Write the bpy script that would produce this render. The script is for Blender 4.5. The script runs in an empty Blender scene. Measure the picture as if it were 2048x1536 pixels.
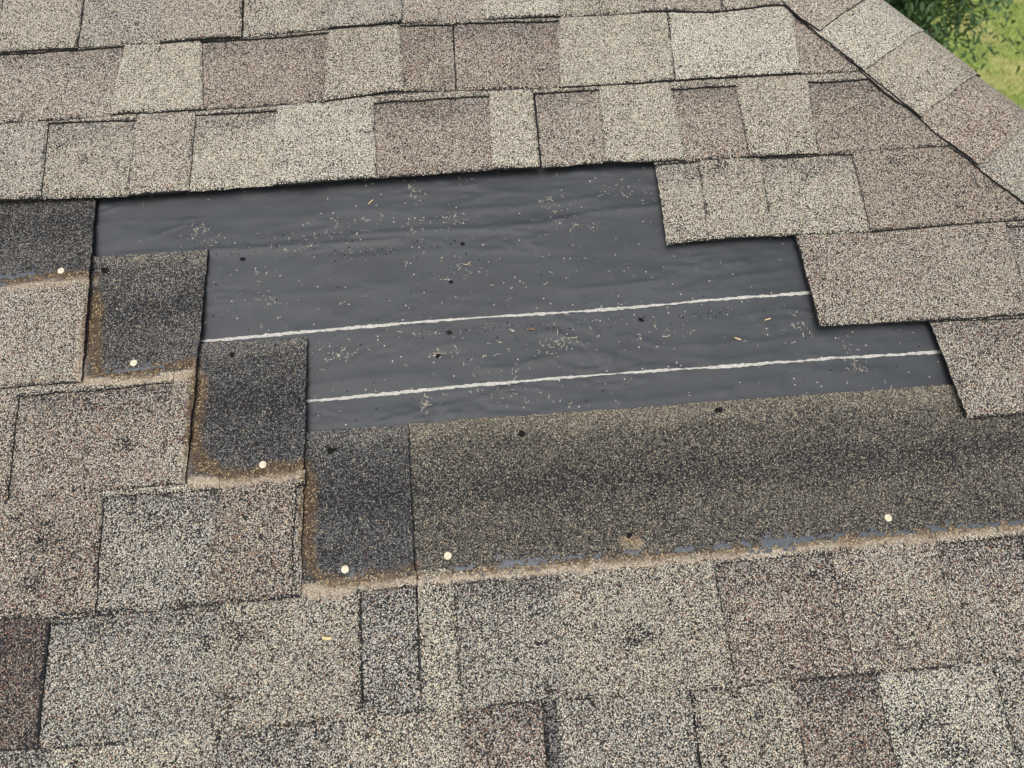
import bpy, math, random
import numpy as np
from mathutils import Vector, Matrix

random.seed(7)
rng = np.random.default_rng(11)
scene = bpy.context.scene
C = scene.collection

# ------------------------------------------------------------------ frame of the roof slope
PITCH = math.radians(26.57)          # roof pitch, 6 in 12
Z0 = 4.2                             # height of the slope's origin above the lawn
W = Matrix.Translation((0, 0, Z0)) @ Matrix.Rotation(PITCH, 4, 'X')   # slope (u, v, n) -> world
EXPO = 0.143                         # exposed height of a course
FULL = 0.337                         # full height of a shingle
NSURF = 0.014                        # mean height of the shingle surface over the underlayment

# ------------------------------------------------------------------ camera
FPX = 1351.58                        # focal length in pixels of the 2048 px wide photo
RM = np.array([[0.9965656856, 0.0750845258, -0.0349163040],
               [-0.0823904466, 0.9412943279, -0.3273786838],
               [0.0082854457, 0.3291311323, 0.9442478748]])
CAM = np.array([0.23592998, -0.90744658, 0.83142044 + NSURF])
cam_data = bpy.data.cameras.new('camera')
cam = bpy.data.objects.new('camera', cam_data); C.objects.link(cam)
m3 = Matrix([list(r) for r in RM]).to_4x4(); m3.translation = Vector(CAM)
cam.matrix_world = W @ m3
cam_data.sensor_width = 36.0
cam_data.lens = FPX / 2048 * 36.0
cam_data.clip_start = 0.02
cam_data.clip_end = 2000
cam_data.dof.use_dof = True
cam_data.dof.focus_distance = 0.90
cam_data.dof.aperture_fstop = 7.5
scene.camera = cam

# ------------------------------------------------------------------ sky, sun, exposure
SUN_EL, SUN_AZ = math.radians(58), math.radians(200)   # azimuth clockwise from +Y
world = bpy.data.worlds.new('World'); scene.world = world; world.use_nodes = True
wn = world.node_tree; wn.nodes.clear()
sky = wn.nodes.new('ShaderNodeTexSky'); sky.sky_type = 'NISHITA'; sky.sun_disc = False
sky.sun_elevation = SUN_EL; sky.sun_rotation = SUN_AZ
sky.air_density = 1.0; sky.dust_density = 6.0; sky.ozone_density = 1.0
hs = wn.nodes.new('ShaderNodeHueSaturation'); hs.inputs['Saturation'].default_value = 0.45
bg = wn.nodes.new('ShaderNodeBackground'); bg.inputs['Strength'].default_value = 0.13
wo = wn.nodes.new('ShaderNodeOutputWorld')
wn.links.new(sky.outputs[0], hs.inputs['Color']); wn.links.new(hs.outputs[0], bg.inputs[0]); wn.links.new(bg.outputs[0], wo.inputs[0])
sd = bpy.data.lights.new('sun', 'SUN'); sd.energy = 1.4; sd.angle = math.radians(40); sd.color = (1.0, 0.96, 0.9)
so = bpy.data.objects.new('sun', sd); C.objects.link(so)
sdir = Vector((math.sin(SUN_AZ) * math.cos(SUN_EL), math.cos(SUN_AZ) * math.cos(SUN_EL), math.sin(SUN_EL)))
so.rotation_euler = sdir.to_track_quat('Z', 'Y').to_euler()
so.location = (0, 0, 20)
vs = scene.view_settings
vs.view_transform = 'Standard'; vs.look = 'None'; vs.gamma = 1.0; vs.use_curve_mapping = False
vs.exposure = 0.78

# ------------------------------------------------------------------ helpers
def at(x, y, n=NSURF):
    """point (u, v) of the slope, at height n, measured at a photo position"""
    d = RM @ np.array([(x - 1024) / FPX, -(y - 768) / FPX, -1.0])
    s = (n - CAM[2]) / d[2]
    q = CAM + s * d
    return float(q[0]), float(q[1])

def hash2(ix, iy, seed):
    h = (ix.astype(np.int64) * 374761393 + iy.astype(np.int64) * 668265263 + seed * 1442695041) & 0x7fffffff
    h = ((h ^ (h >> 13)) * 1274126177) & 0x7fffffff
    return ((h ^ (h >> 16)) & 0xffffff) / float(0xffffff)

def vnoise(x, y, seed=0):
    x = np.asarray(x, float); y = np.asarray(y, float)
    x, y = np.broadcast_arrays(x, y)
    ix = np.floor(x); iy = np.floor(y); fx = x - ix; fy = y - iy
    fx = fx * fx * (3 - 2 * fx); fy = fy * fy * (3 - 2 * fy)
    a = hash2(ix, iy, seed); b = hash2(ix + 1, iy, seed); c = hash2(ix, iy + 1, seed); d = hash2(ix + 1, iy + 1, seed)
    return (a * (1 - fx) + b * fx) * (1 - fy) + (c * (1 - fx) + d * fx) * fy   # 0..1

def fbm(x, y, seed=0, o=3):
    s = 0; a = 0.5; t = 0
    for i in range(o):
        s = s + a * vnoise(np.asarray(x) * 2 ** i, np.asarray(y) * 2 ** i, seed + i * 17); t += a; a *= 0.5
    return s / t

def sstep(a, b, x):
    t = np.clip((np.asarray(x, float) - a) / (b - a), 0, 1); return t * t * (3 - 2 * t)

def link_obj(name, me, parent=None):
    o = bpy.data.objects.new(name, me); C.objects.link(o)
    if parent is not None: o.parent = parent
    return o

def mesh(name, verts, faces, mats, fmat=None, smooth=False):
    me = bpy.data.meshes.new(name)
    me.from_pydata([tuple(v) for v in verts], [], [tuple(f) for f in faces])
    for m in mats: me.materials.append(m)
    if fmat is not None: me.polygons.foreach_set('material_index', np.asarray(fmat, dtype=np.int32))
    if smooth: me.polygons.foreach_set('use_smooth', np.ones(len(me.polygons), bool))
    me.update()
    return me

def vcol(me, name, arr):
    a = me.attributes.new(name, 'FLOAT_COLOR', 'POINT')
    arr = np.asarray(arr, np.float32)
    if arr.shape[1] == 3: arr = np.concatenate([arr, np.ones((len(arr), 1), np.float32)], 1)
    a.data.foreach_set('color', arr.ravel())

def lin(r, g, b):
    f = lambda c: (c / 255 / 12.92) if c / 255 <= 0.04045 else ((c / 255 + 0.055) / 1.055) ** 2.4
    return (f(r), f(g), f(b))

# ------------------------------------------------------------------ materials
class NT:
    def __init__(s, name):
        s.m = bpy.data.materials.new(name); s.m.use_nodes = True
        s.t = s.m.node_tree; s.t.nodes.clear()
        s.out = s.n('ShaderNodeOutputMaterial'); s.b = s.n('ShaderNodeBsdfPrincipled')
        s.l(s.b.outputs[0], s.out.inputs['Surface'])
    def n(s, k, **kw):
        nd = s.t.nodes.new(k)
        for a, v in kw.items(): setattr(nd, a, v)
        return nd
    def l(s, a, b): s.t.links.new(a, b)
    def val(s, sock, v):
        if hasattr(v, 'node'): s.l(v, sock)
        else: sock.default_value = v
    def math(s, op, a, b=0.0, c=None, clamp=False):
        nd = s.n('ShaderNodeMath', operation=op, use_clamp=clamp)
        s.val(nd.inputs[0], a); s.val(nd.inputs[1], b)
        if c is not None: s.val(nd.inputs[2], c)
        return nd.outputs[0]
    def mix(s, f, a, b, mode='MIX'):
        nd = s.n('ShaderNodeMix', data_type='RGBA', blend_type=mode)
        s.val(nd.inputs[0], f)
        for i, v in ((6, a), (7, b)):
            if hasattr(v, 'node'): s.l(v, nd.inputs[i])
            else: nd.inputs[i].default_value = (*v, 1) if len(v) == 3 else v
        return nd.outputs[2]
    def ramp(s, x, lo, hi, a=0.0, b=1.0):
        nd = s.n('ShaderNodeMapRange', interpolation_type='SMOOTHSTEP')
        s.val(nd.inputs[0], x); nd.inputs[1].default_value = lo; nd.inputs[2].default_value = hi
        nd.inputs[3].default_value = a; nd.inputs[4].default_value = b
        return nd.outputs[0]
    def noise(s, vec, scale, detail=3, rough=0.55):
        nd = s.n('ShaderNodeTexNoise'); nd.inputs['Scale'].default_value = scale
        nd.inputs['Detail'].default_value = detail; nd.inputs['Roughness'].default_value = rough
        s.l(vec, nd.inputs['Vector']); return nd.outputs[0]
    def attr(s, name):
        return s.n('ShaderNodeAttribute', attribute_name=name)
    def sep(s, col):
        nd = s.n('ShaderNodeSeparateColor'); s.l(col, nd.inputs[0]); return nd.outputs
    def scale(s, vec, xyz):
        nd = s.n('ShaderNodeVectorMath', operation='MULTIPLY'); s.l(vec, nd.inputs[0]); nd.inputs[1].default_value = xyz
        return nd.outputs[0]

GRAN = 740.0
def make_granule_material():
    k = NT('mineral_granules')
    co = k.n('ShaderNodeTexCoord').outputs['Object']
    v1 = k.n('ShaderNodeTexVoronoi', voronoi_dimensions='3D', feature='F1'); v1.inputs['Scale'].default_value = GRAN
    wb = k.n('ShaderNodeTexNoise'); wb.inputs['Scale'].default_value = 900.0; wb.inputs['Detail'].default_value = 1.0; k.l(co, wb.inputs['Vector'])
    w1 = k.n('ShaderNodeVectorMath', operation='SUBTRACT'); k.l(wb.outputs['Color'], w1.inputs[0]); w1.inputs[1].default_value = (0.5, 0.5, 0.5)
    w2 = k.n('ShaderNodeVectorMath', operation='MULTIPLY_ADD'); k.l(w1.outputs[0], w2.inputs[0]); w2.inputs[1].default_value = (0.0018, 0.0018, 0.0018); k.l(co, w2.inputs[2])
    k.l(w2.outputs[0], v1.inputs['Vector'])
    wn3 = k.n('ShaderNodeTexWhiteNoise', noise_dimensions='3D'); k.l(v1.outputs['Color'], wn3.inputs['Vector'])
    r = k.sep(v1.outputs['Color']); q = k.sep(wn3.outputs['Color'])
    tint = k.attr('tint').outputs['Color']
    bl = k.attr('blend'); mp = k.sep(bl.outputs['Color']); cream = bl.outputs['Alpha']   # red share, dark share, shadow band; cream share
    wr = k.sep(k.attr('wear').outputs['Color'])        # pale dust, brown stain, granule loss
    big = k.noise(co, 8.0, 4, 0.6); mid = k.noise(co, 38.0, 3, 0.6); spot = k.noise(co, 26.0, 4, 0.65)
    # share of dark granules: patchy, with worn spots
    dk = k.math('ADD', mp[1], k.math('MULTIPLY', k.math('SUBTRACT', mid, 0.5), 0.30))
    dk = k.math('ADD', dk, k.math('MULTIPLY', k.math('SUBTRACT', big, 0.5), 0.35))
    dk = k.math('ADD', dk, k.math('MULTIPLY', k.ramp(spot, 0.62, 0.74), 0.40))
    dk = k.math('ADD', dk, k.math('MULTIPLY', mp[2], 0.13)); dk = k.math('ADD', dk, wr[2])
    rd = k.math('ADD', mp[0], k.math('MULTIPLY', k.math('MULTIPLY', k.math('SUBTRACT', big, 0.5), 1.2), mp[0]))
    light = k.math('ADD', 0.58, k.math('MULTIPLY', r[0], 0.75))
    nd = k.n('ShaderNodeVectorMath', operation='SCALE'); k.l(tint, nd.inputs[0]); k.l(light, nd.inputs['Scale'])
    col = nd.outputs[0]
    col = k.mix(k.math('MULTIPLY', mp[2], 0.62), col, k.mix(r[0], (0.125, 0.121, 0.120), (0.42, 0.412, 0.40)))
    col = k.mix(k.math('LESS_THAN', q[0], rd), col, k.mix(q[2], (0.13, 0.065, 0.045), (0.38, 0.225, 0.165)))
    cn = k.n('ShaderNodeVectorMath', operation='SCALE'); k.l(k.mix(q[2], (0.54, 0.45, 0.29), (0.66, 0.62, 0.51)), cn.inputs[0])
    k.l(k.math('ADD', 0.42, k.math('MULTIPLY', k.sep(tint)[1], 1.3)), cn.inputs['Scale']); crc = cn.outputs[0]
    col = k.mix(k.math('GREATER_THAN', q[0], k.math('SUBTRACT', 1.0, cream)), col, crc)
    col = k.mix(k.math('LESS_THAN', q[1], dk), col, k.mix(q[2], (0.007, 0.007, 0.008), (0.036, 0.036, 0.040)))
    # bitumen shows in the crevices between granules
    gap = k.ramp(v1.outputs['Distance'], 0.40, 0.66)
    col = k.mix(k.math('MULTIPLY', gap, 0.88), col, (0.011, 0.011, 0.012))
    rag = k.noise(co, 130.0, 3, 0.7)
    du = k.math('SUBTRACT', k.math('MULTIPLY', wr[0], 1.7), k.math('ADD', k.math('MULTIPLY', r[2], 0.55), k.ramp(rag, 0.3, 0.7, 0.0, 0.45)), clamp=True)
    col = k.mix(k.math('MULTIPLY', du, 0.62), col, k.mix(r[1], (0.20, 0.155, 0.105), (0.50, 0.42, 0.325)))
    ru = k.math('SUBTRACT', k.math('MULTIPLY', wr[1], 1.8), k.math('ADD', k.math('MULTIPLY', r[2], 0.55), k.ramp(rag, 0.3, 0.7, 0.0, 0.55)), clamp=True)
    rcol = k.mix(r[1], (0.018, 0.013, 0.009), (0.115, 0.080, 0.050))
    rcol = k.mix(k.math('GREATER_THAN', q[0], 0.90), rcol, (0.36, 0.27, 0.15))
    col = k.mix(k.math('MULTIPLY', ru, 0.85), col, rcol)
    k.l(col, k.b.inputs['Base Color'])
    k.b.inputs['Roughness'].default_value = 0.80
    k.b.inputs['Specular IOR Level'].default_value = 0.10
    dome = k.ramp(v1.outputs['Distance'], 0.15, 0.70, 1.0, 0.0)
    hgt = k.math('MULTIPLY', dome, k.math('ADD', 0.45, q[2]))
    bp = k.n('ShaderNodeBump'); bp.inputs['Strength'].default_value = 1.0; bp.inputs['Distance'].default_value = 0.0008
    k.l(hgt, bp.inputs['Height']); k.l(bp.outputs[0], k.b.inputs['Normal'])
    return k.m

def make_simple(name, base, rough=0.8, var=0.25, scale=120.0, bump=0.0004, spec=0.3, stretch=(1, 1, 1), bscale=None):
    k = NT(name)
    co = k.scale(k.n('ShaderNodeTexCoord').outputs['Object'], stretch)
    n1 = k.noise(co, scale, 4, 0.6)
    lo = tuple(c * (1 - var) for c in base); hi = tuple(min(1, c * (1 + var)) for c in base)
    k.l(k.mix(k.ramp(n1, 0.3, 0.7), lo, hi), k.b.inputs['Base Color'])
    k.b.inputs['Roughness'].default_value = rough; k.b.inputs['Specular IOR Level'].default_value = spec
    bp = k.n('ShaderNodeBump'); bp.inputs['Strength'].default_value = 0.7; bp.inputs['Distance'].default_value = bump
    k.l(k.noise(co, bscale or scale * 2, 3), bp.inputs['Height']); k.l(bp.outputs[0], k.b.inputs['Normal'])
    return k.m

def make_underlayment_material():
    k = NT('charcoal_underlayment')
    co = k.n('ShaderNodeTexCoord').outputs['Object']
    big = k.noise(k.scale(co, (1, 1.8, 1)), 7.0, 5, 0.6)
    fine = k.noise(co, 900.0, 2, 0.6)
    col = k.mix(k.ramp(big, 0.3, 0.72), (0.0195, 0.0228, 0.0270), (0.031, 0.0350, 0.0395))
    col = k.mix(k.ramp(fine, 0.55, 0.8, 0.0, 0.40), col, (0.066, 0.069, 0.074))
    # pale dusty film and fine dark specks
    dust = k.noise(co, 30.0, 6, 0.7)
    col = k.mix(k.ramp(dust, 0.58, 0.80, 0.0, 0.25), col, (0.095, 0.092, 0.086))
    sp = k.n('ShaderNodeTexVoronoi', voronoi_dimensions='3D', feature='F1'); sp.inputs['Scale'].default_value = 230.0; k.l(co, sp.inputs['Vector'])
    cs = k.sep(sp.outputs['Color'])
    dot = k.math('MULTIPLY', k.math('LESS_THAN', sp.outputs['Distance'], 0.24), k.math('GREATER_THAN', cs[0], 0.93))
    col = k.mix(dot, col, k.mix(k.math('GREATER_THAN', cs[1], 0.6), (0.012, 0.012, 0.013), (0.26, 0.24, 0.20)))
    k.l(col, k.b.inputs['Base Color'])
    k.l(k.ramp(big, 0.3, 0.7, 0.55, 0.68), k.b.inputs['Roughness'])
    k.b.inputs['Specular IOR Level'].default_value = 0.34
    bp = k.n('ShaderNodeBump'); bp.inputs['Strength'].default_value = 0.5; bp.inputs['Distance'].default_value = 0.0004
    k.l(k.math('ADD', fine, k.noise(co, 160.0, 3)), bp.inputs['Height']); k.l(bp.outputs[0], k.b.inputs['Normal'])
    return k.m

M_GRAN = make_granule_material()
M_EDGE = make_simple('cut_asphalt_edge', (0.018, 0.018, 0.020), 0.85, 0.5, 500, 0.0005)
M_UNDER = make_underlayment_material()
M_DECK = make_simple('plywood', (0.30, 0.21, 0.12), 0.8, 0.25, 30, 0.0005, stretch=(1, 8, 1))
M_CHALK = make_simple('white_marking', (0.27, 0.265, 0.245), 0.9, 0.30, 420, 0.0002)
M_SEAL = make_simple('sealant_bitumen', (0.038, 0.045, 0.055), 0.5, 0.22, 300, 0.0005, 0.4)
M_NAIL = make_simple('cream_nail_paint', (0.37, 0.34, 0.255), 0.6, 0.20, 260, 0.0002, 0.4)
M_HOLE = make_simple('torn_black_bitumen', (0.006, 0.006, 0.006), 0.9, 0.3, 500, 0.0005, 0.1)
M_STRAW = make_simple('dry_straw', (0.40, 0.32, 0.17), 0.7, 0.25, 600, 0.0002)
M_BARK = make_simple('brown_bark_chip', (0.10, 0.065, 0.045), 0.85, 0.4, 500, 0.0004)
M_GREYCHIP = make_simple('grey_bark_chip', (0.20, 0.19, 0.17), 0.8, 0.6, 500, 0.0004)
M_FLECK = make_simple('cream_scuff', (0.27, 0.245, 0.19), 0.9, 0.35, 700, 0.0002)

# ------------------------------------------------------------------ courses, measured on the photo
ROWPX = {
 -1: [(0, -28), (1330, -108), (2048, -150)],
 0: [(0, 103), (150, 93), (300, 84), (490, 72), (650, 56), (870, 39), (1120, 31), (1330, 20), (1430, 22), (1540, 9), (1720, 0)],
 1: [(0, 243), (125, 236), (220, 226), (400, 217), (650, 200), (780, 181), (915, 178), (1120, 172), (1330, 160), (1690, 141)],
 2: [(0, 399), (240, 391), (378, 380), (540, 368), (754, 355), (1000, 337), (1100, 333), (1209, 323), (1305, 321), (1500, 313), (1890, 290)],
 3: [(0, 572), (1332, 487), (1418, 477), (1590, 468), (1741, 462), (2018, 440), (2048, 438)],
 4: [(0, 775), (160, 764), (1640, 652), (1860, 640), (2048, 629)],
 5: [(0, 1000), (370, 967), (1935, 834), (2048, 828)],
 6: [(0, 1240), (190, 1226), (600, 1195), (1120, 1143), (1670, 1097), (2048, 1064)],
 7: [(0, 1503), (240, 1492), (419, 1465), (600, 1450), (845, 1424), (1090, 1406), (1150, 1400), (1480, 1378), (1715, 1352), (2048, 1322)],
 8: [(0, 1780), (1000, 1692), (2048, 1598)],
}
def pxy(k, x):
    P = ROWPX[k]
    xs = [p[0] for p in P]; ys = [p[1] for p in P]
    if x < xs[0]: return ys[0] + (ys[1] - ys[0]) / (xs[1] - xs[0]) * (x - xs[0])
    if x > xs[-1]: return ys[-1] + (ys[-1] - ys[-2]) / (xs[-1] - xs[-2]) * (x - xs[-1])
    return float(np.interp(x, xs, ys))
ROWUV = {}
NB = 0.0185                         # height of a course's lower edge
for k, P in ROWPX.items():
    q = [at(x, y, NB) for x, y in P]
    u = [p[0] for p in q]; v = [p[1] for p in q]
    ROWUV[k] = ([-3.0, u[0] - 0.8] + u + [u[-1] + 0.5, 5.0], [-k * EXPO, -k * EXPO] + v + [-k * EXPO, -k * EXPO])
def vbot(k, u):
    """lower edge of course k"""
    if k in ROWUV: return np.interp(u, *ROWUV[k])
    return np.full_like(np.asarray(u, float), -k * EXPO)
def crest(v): return 0.905 - 0.65 * (np.asarray(v, float) + 0.003)      # hip line

H0 = 0.0138
def zb(k, u, v):
    vl = np.asarray(v) - vbot(k, u)
    z = H0 * np.clip(1 - vl / FULL, 0, 1.05)
    wav = (vnoise(np.asarray(u) * 7 + k * 3.7, np.asarray(v) * 3, 5 + k) - 0.5) * 0.0042 + (vnoise(np.asarray(u) * 22 + k, np.asarray(v) * 12, 9 + k) - 0.5) * 0.0008
    return z + wav * np.clip(1 - vl / 0.17, 0, 1) + 0.0004

T_TAB, T_LOW, T_HEAD = 0.0056, 0.0022, 0.0026

# ------------------------------------------------------------------ wear on the exposed headlaps (dirt lines left by the missing shingles)
def seg_dist(U, V, pts):
    d = np.full(U.shape, 9.0)
    for (x0, y0), (x1, y1) in zip(pts[:-1], pts[1:]):
        dx, dy = x1 - x0, y1 - y0; L = dx * dx + dy * dy
        t = np.clip(((U - x0) * dx + (V - y0) * dy) / L, 0, 1)
        d = np.minimum(d, np.hypot(U - x0 - t * dx, V - y0 - t * dy))
    return d
def pl(*px): return [at(x, y, 0.010) for x, y in px]
STAIN = [  # (polyline, half width, strength, kind)   kind 0 pale dust, 1 brown stain
 (pl((-300, 598), (0, 566), (60, 560), (110, 552), (185, 549)), 0.009, 0.9, 1),
 (pl((-300, 610), (0, 577), (120, 563), (183, 560)), 0.010, 0.7, 0),
 (pl((188, 590), (186, 700), (196, 745)), 0.014, 0.95, 1),
 (pl((196, 745), (230, 752), (300, 744), (340, 734), (386, 728)), 0.012, 0.9, 1),
 (pl((172, 660), (168, 755)), 0.012, 0.6, 0),
 (pl((170, 763), (250, 764), (330, 757), (388, 748)), 0.011, 0.9, 0),
 (pl((394, 760), (392, 880), (402, 930)), 0.015, 0.95, 1),
 (pl((402, 925), (440, 945), (490, 950), (560, 940), (606, 930)), 0.013, 1.0, 1),
 (pl((378, 900), (376, 962)), 0.010, 0.6, 0),
 (pl((385, 965), (470, 966), (560, 955), (606, 946)), 0.010, 0.9, 0),
 (pl((616, 950), (613, 1080), (622, 1140)), 0.014, 0.85, 1),
 (pl((622, 1140), (660, 1160), (720, 1160), (830, 1146)), 0.012, 0.9, 1),
 (pl((612, 1184), (720, 1172), (835, 1160)), 0.010, 0.9, 0),
 (pl((835, 1150), (1000, 1138), (1120, 1126), (1400, 1106), (1680, 1080), (2048, 1048), (2200, 1035)), 0.008, 0.8, 1),
 (pl((835, 1162), (1000, 1148), (1120, 1139), (1400, 1114), (1680, 1089), (2048, 1055), (2200, 1042)), 0.008, 0.9, 0),
 (pl((1250, 1082), (1270, 1080)), 0.012, 0.75, 1),
 (pl((1250, 1084), (1270, 1083)), 0.011, 1.0, 0),
]
def wear_at(U, V):
    du = np.zeros(U.shape); ru = np.zeros(U.shape)
    wob = (fbm(U * 60, V * 60, 3) - 0.5) * 0.012
    for pts, w, s, kind in STAIN:
        bb = np.array(pts)
        if U.max() < bb[:, 0].min() - 0.06 or U.min() > bb[:, 0].max() + 0.06: continue
        if V.max() < bb[:, 1].min() - 0.06 or V.min() > bb[:, 1].max() + 0.06: continue
        d = seg_dist(U, V, pts) + wob
        f = s * (1 - sstep(0.15 * w, 1.35 * w, d))
        if kind == 0: du = np.maximum(du, f)
        else: ru = np.maximum(ru, f)
    return np.clip(du, 0, 1), np.clip(ru, 0, 1)

# dark worn spots seen on single tabs: (x, y, radius m)
SPOTS = [(85, 1085, .022), (75, 1165, .022), (250, 885, .02), (1280, 1270, .03), (470, 1275, .022), (460, 1400, .03), (1755, 530, .009),
         (320, 100, .012), (120, 290, .014), (1690, 1165, .02), (760, 50, .01), (1620, 345, .02), (1790, 325, .016),
         (1440, 335, .02), (1850, 1440, .035), (1100, 1375, .015), (660, 1110, .02), (1900, 1500, .03), (560, 330, .012), (1310, 60, .012), (280, 770, .012)]
SPOTUV = [(*at(x, y, NSURF), r) for x, y, r in SPOTS]
def bare_at(U, V):
    b = np.zeros(U.shape)
    wob = 0.35 + 1.5 * fbm(U * 60, V * 90, 23, 4)
    for x, y, r in SPOTUV:
        if U.max() < x - 2 * r or U.min() > x + 2 * r or V.max() < y - 2 * r or V.min() > y + 2 * r: continue
        d = np.hypot((U - x) * 0.8, (V - y) * 1.3) * wob
        b = np.maximum(b, 0.36 * (1 - sstep(0.0, r, d)))
    return b

# ------------------------------------------------------------------ the roof
roof = bpy.data.objects.new('roof', None); C.objects.link(roof)
roof.matrix_world = W
roof['label'] = 'brown and grey asphalt shingle roof with a stepped bare patch of charcoal underlayment'
roof['category'] = 'roof'; roof['kind'] = 'thing'

def sheet(name, parent, tl, tr, bl, br, k, thick, tint, red, dark, band=0.0, step=0.0040, head=False, jag=0.0009, lips=(), cell=None, strip=True, cream=0.17, vtop=None):
    """a slab whose outline is the quad tl tr br bl in slope coordinates; top follows course k"""
    V_, F_, MI = [], [], []
    A1, A2, A3 = [], [], []
    def patch(tl, tr, bl, br, thick, band, sd):
        tl, tr, bl, br = map(np.array, (tl, tr, bl, br))
        nu = max(2, int(max(np.linalg.norm(tr - tl), np.linalg.norm(br - bl)) / step))
        nv = max(2, int(max(np.linalg.norm(tl - bl), np.linalg.norm(tr - br)) / step))
        s = np.linspace(0, 1, nu + 1)[None, :]; t = np.linspace(0, 1, nv + 1)[:, None]
        P = ((1 - s) * (1 - t))[..., None] * bl + (s * (1 - t))[..., None] * br + ((1 - s) * t)[..., None] * tl + (s * t)[..., None] * tr
        U, V = P[..., 0].copy(), P[..., 1].copy()
        # follow the measured lower edge, fray the outline
        if head: V += (vbot(k, U[0:1, :]) + EXPO + 0.0092 - V[0:1, :]) * (1 - t)
        else:
            V += (vbot(k, U[0:1, :]) - V[0:1, :]) * (1 - t) ** 2
            if vtop is not None: V += (vbot(k, U[-1:, :]) + vtop - V[-1:, :]) * t ** 2
        jn = lambda a, b, c: (vnoise(a * 380, b * 380, c) - 0.5) * 2 * jag + (vnoise(a * 30, b * 30, c + 4) - 0.5) * 1.5 * jag
        V[0, :] += 0 if head else jn(U[0, :], U[0, :] * 0 + k, 31); U[:, 0] += jn(V[:, 0], V[:, 0] * 0 + k, 37); U[:, -1] += jn(V[:, -1], V[:, -1] * 0 + k, 41)
        if head: V[-1, :] += jn(U[-1, :], U[-1, :] * 0 + k, 43)
        vl = V - vbot(k, U)
        B = zb(k, U, V)
        th = np.full(U.shape, thick)
        if head: th = T_HEAD + (T_TAB - T_HEAD) * (1 - sstep(EXPO + 0.024, EXPO + 0.06, vl)) + 0.0002
        Z = B + th + (vnoise(U * 420, V * 420, 51) - 0.5) * 0.0005
        # slightly rounded lower lip
        edg = np.zeros(U.shape)
        if not head:
            Z[0, :] -= 0.0016
            edg[0, :] = 0.65 * sstep(.10, .55, vnoise(U[0] * 45, k + 0.0 * U[0], 55))
            edg[1, :] = 0.08
            if thick > 0.004:
                ew = [random.uniform(.15, .8), random.uniform(.15, .8)]
                Z[:, 0] -= 0.0014; Z[:, -1] -= 0.0014
                edg[:, 0] = np.maximum(edg[:, 0], ew[0] * sstep(.1, .6, vnoise(V[:, 0] * 45, k + 0.0 * V[:, 0], 57)))
                edg[:, -1] = np.maximum(edg[:, -1], ew[1] * sstep(.1, .6, vnoise(V[:, -1] * 45, k + 0.0 * V[:, 0], 59)))
        n0 = len(V_); nn = U.size
        top = np.stack([U, V, Z], -1).reshape(-1, 3)
        idx = (np.arange(nn).reshape(U.shape) + n0)
        V_.extend(top.tolist())
        q = np.stack([idx[:-1, :-1], idx[:-1, 1:], idx[1:, 1:], idx[1:, :-1]], -1).reshape(-1, 4)
        F_.extend(q.tolist()); MI.extend([0] * len(q))
        du, ru = wear_at(U, V)
        bare = np.maximum(bare_at(U, V), edg)
        bd = np.zeros(U.shape)
        if band > 0:
            vt = V[-1:, :]
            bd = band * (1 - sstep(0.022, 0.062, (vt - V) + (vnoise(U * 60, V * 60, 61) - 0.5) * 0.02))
        if head:
            tv = 1 - sstep(0.012, 0.035, V[-1:, :] - V + (vnoise(U * 40, V * 40, 71) - 0.5) * 0.02)   # lighter top margin of the headlap
            dd = dark - 0.25 * tv - 0.20 * (fbm(U * 6, V * 14, 77) - 0.5)
            cr = cream * (1 + 0.9 * tv) * (0.55 + 0.9 * fbm(U * 9, V * 16, 79))
            mb = np.exp(-((vl - 0.250) / 0.026) ** 2) * 0.26      # darker middle band
            dd = dd + mb; cr = cr * (1 - mb)
        else:
            dd = np.full(U.shape, dark); cr = np.full(U.shape, cream)
        A1.extend(np.broadcast_to(np.array(tint), (nn, 3)).tolist())
        A2.extend(np.stack([np.full(nn, red), dd.ravel(), bd.ravel(), cr.ravel()], -1).tolist())
        A3.extend(np.stack([du.ravel(), ru.ravel(), bare.ravel()], -1).tolist())
        # skirt
        ring = np.concatenate([idx[0, :], idx[1:, -1], idx[-1, -2::-1], idx[-2:0:-1, 0]])
        m0 = len(V_)
        Zb = (B - 0.0002)
        bot = np.stack([U, V, Zb], -1).reshape(-1, 3)[ring - n0]
        V_.extend(bot.tolist())
        L = len(ring); j = np.arange(L); j2 = (j + 1) % L
        f = np.stack([ring[j], m0 + j, m0 + j2, ring[j2]], -1)
        F_.extend(f.tolist()); MI.extend([1] * L)
        A1.extend([[0.02, 0.02, 0.02]] * L); A2.extend([[0, 0, 0, 0]] * L); A3.extend([[0, 0, 0]] * L)
        if cell is None:
            F_.append([m0 + i for i in range(L)]); MI.append(1)
    patch(tl, tr, bl, br, thick, band, 0)
    for lp in lips: patch(*lp, T_TAB, 0.0, 1)
    me = mesh(name, V_, F_, [M_GRAN, M_EDGE], MI)
    vcol(me, 'tint', A1); vcol(me, 'blend', A2); vcol(me, 'wear', A3)
    o = link_obj(name, me, parent)
    return o

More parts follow.
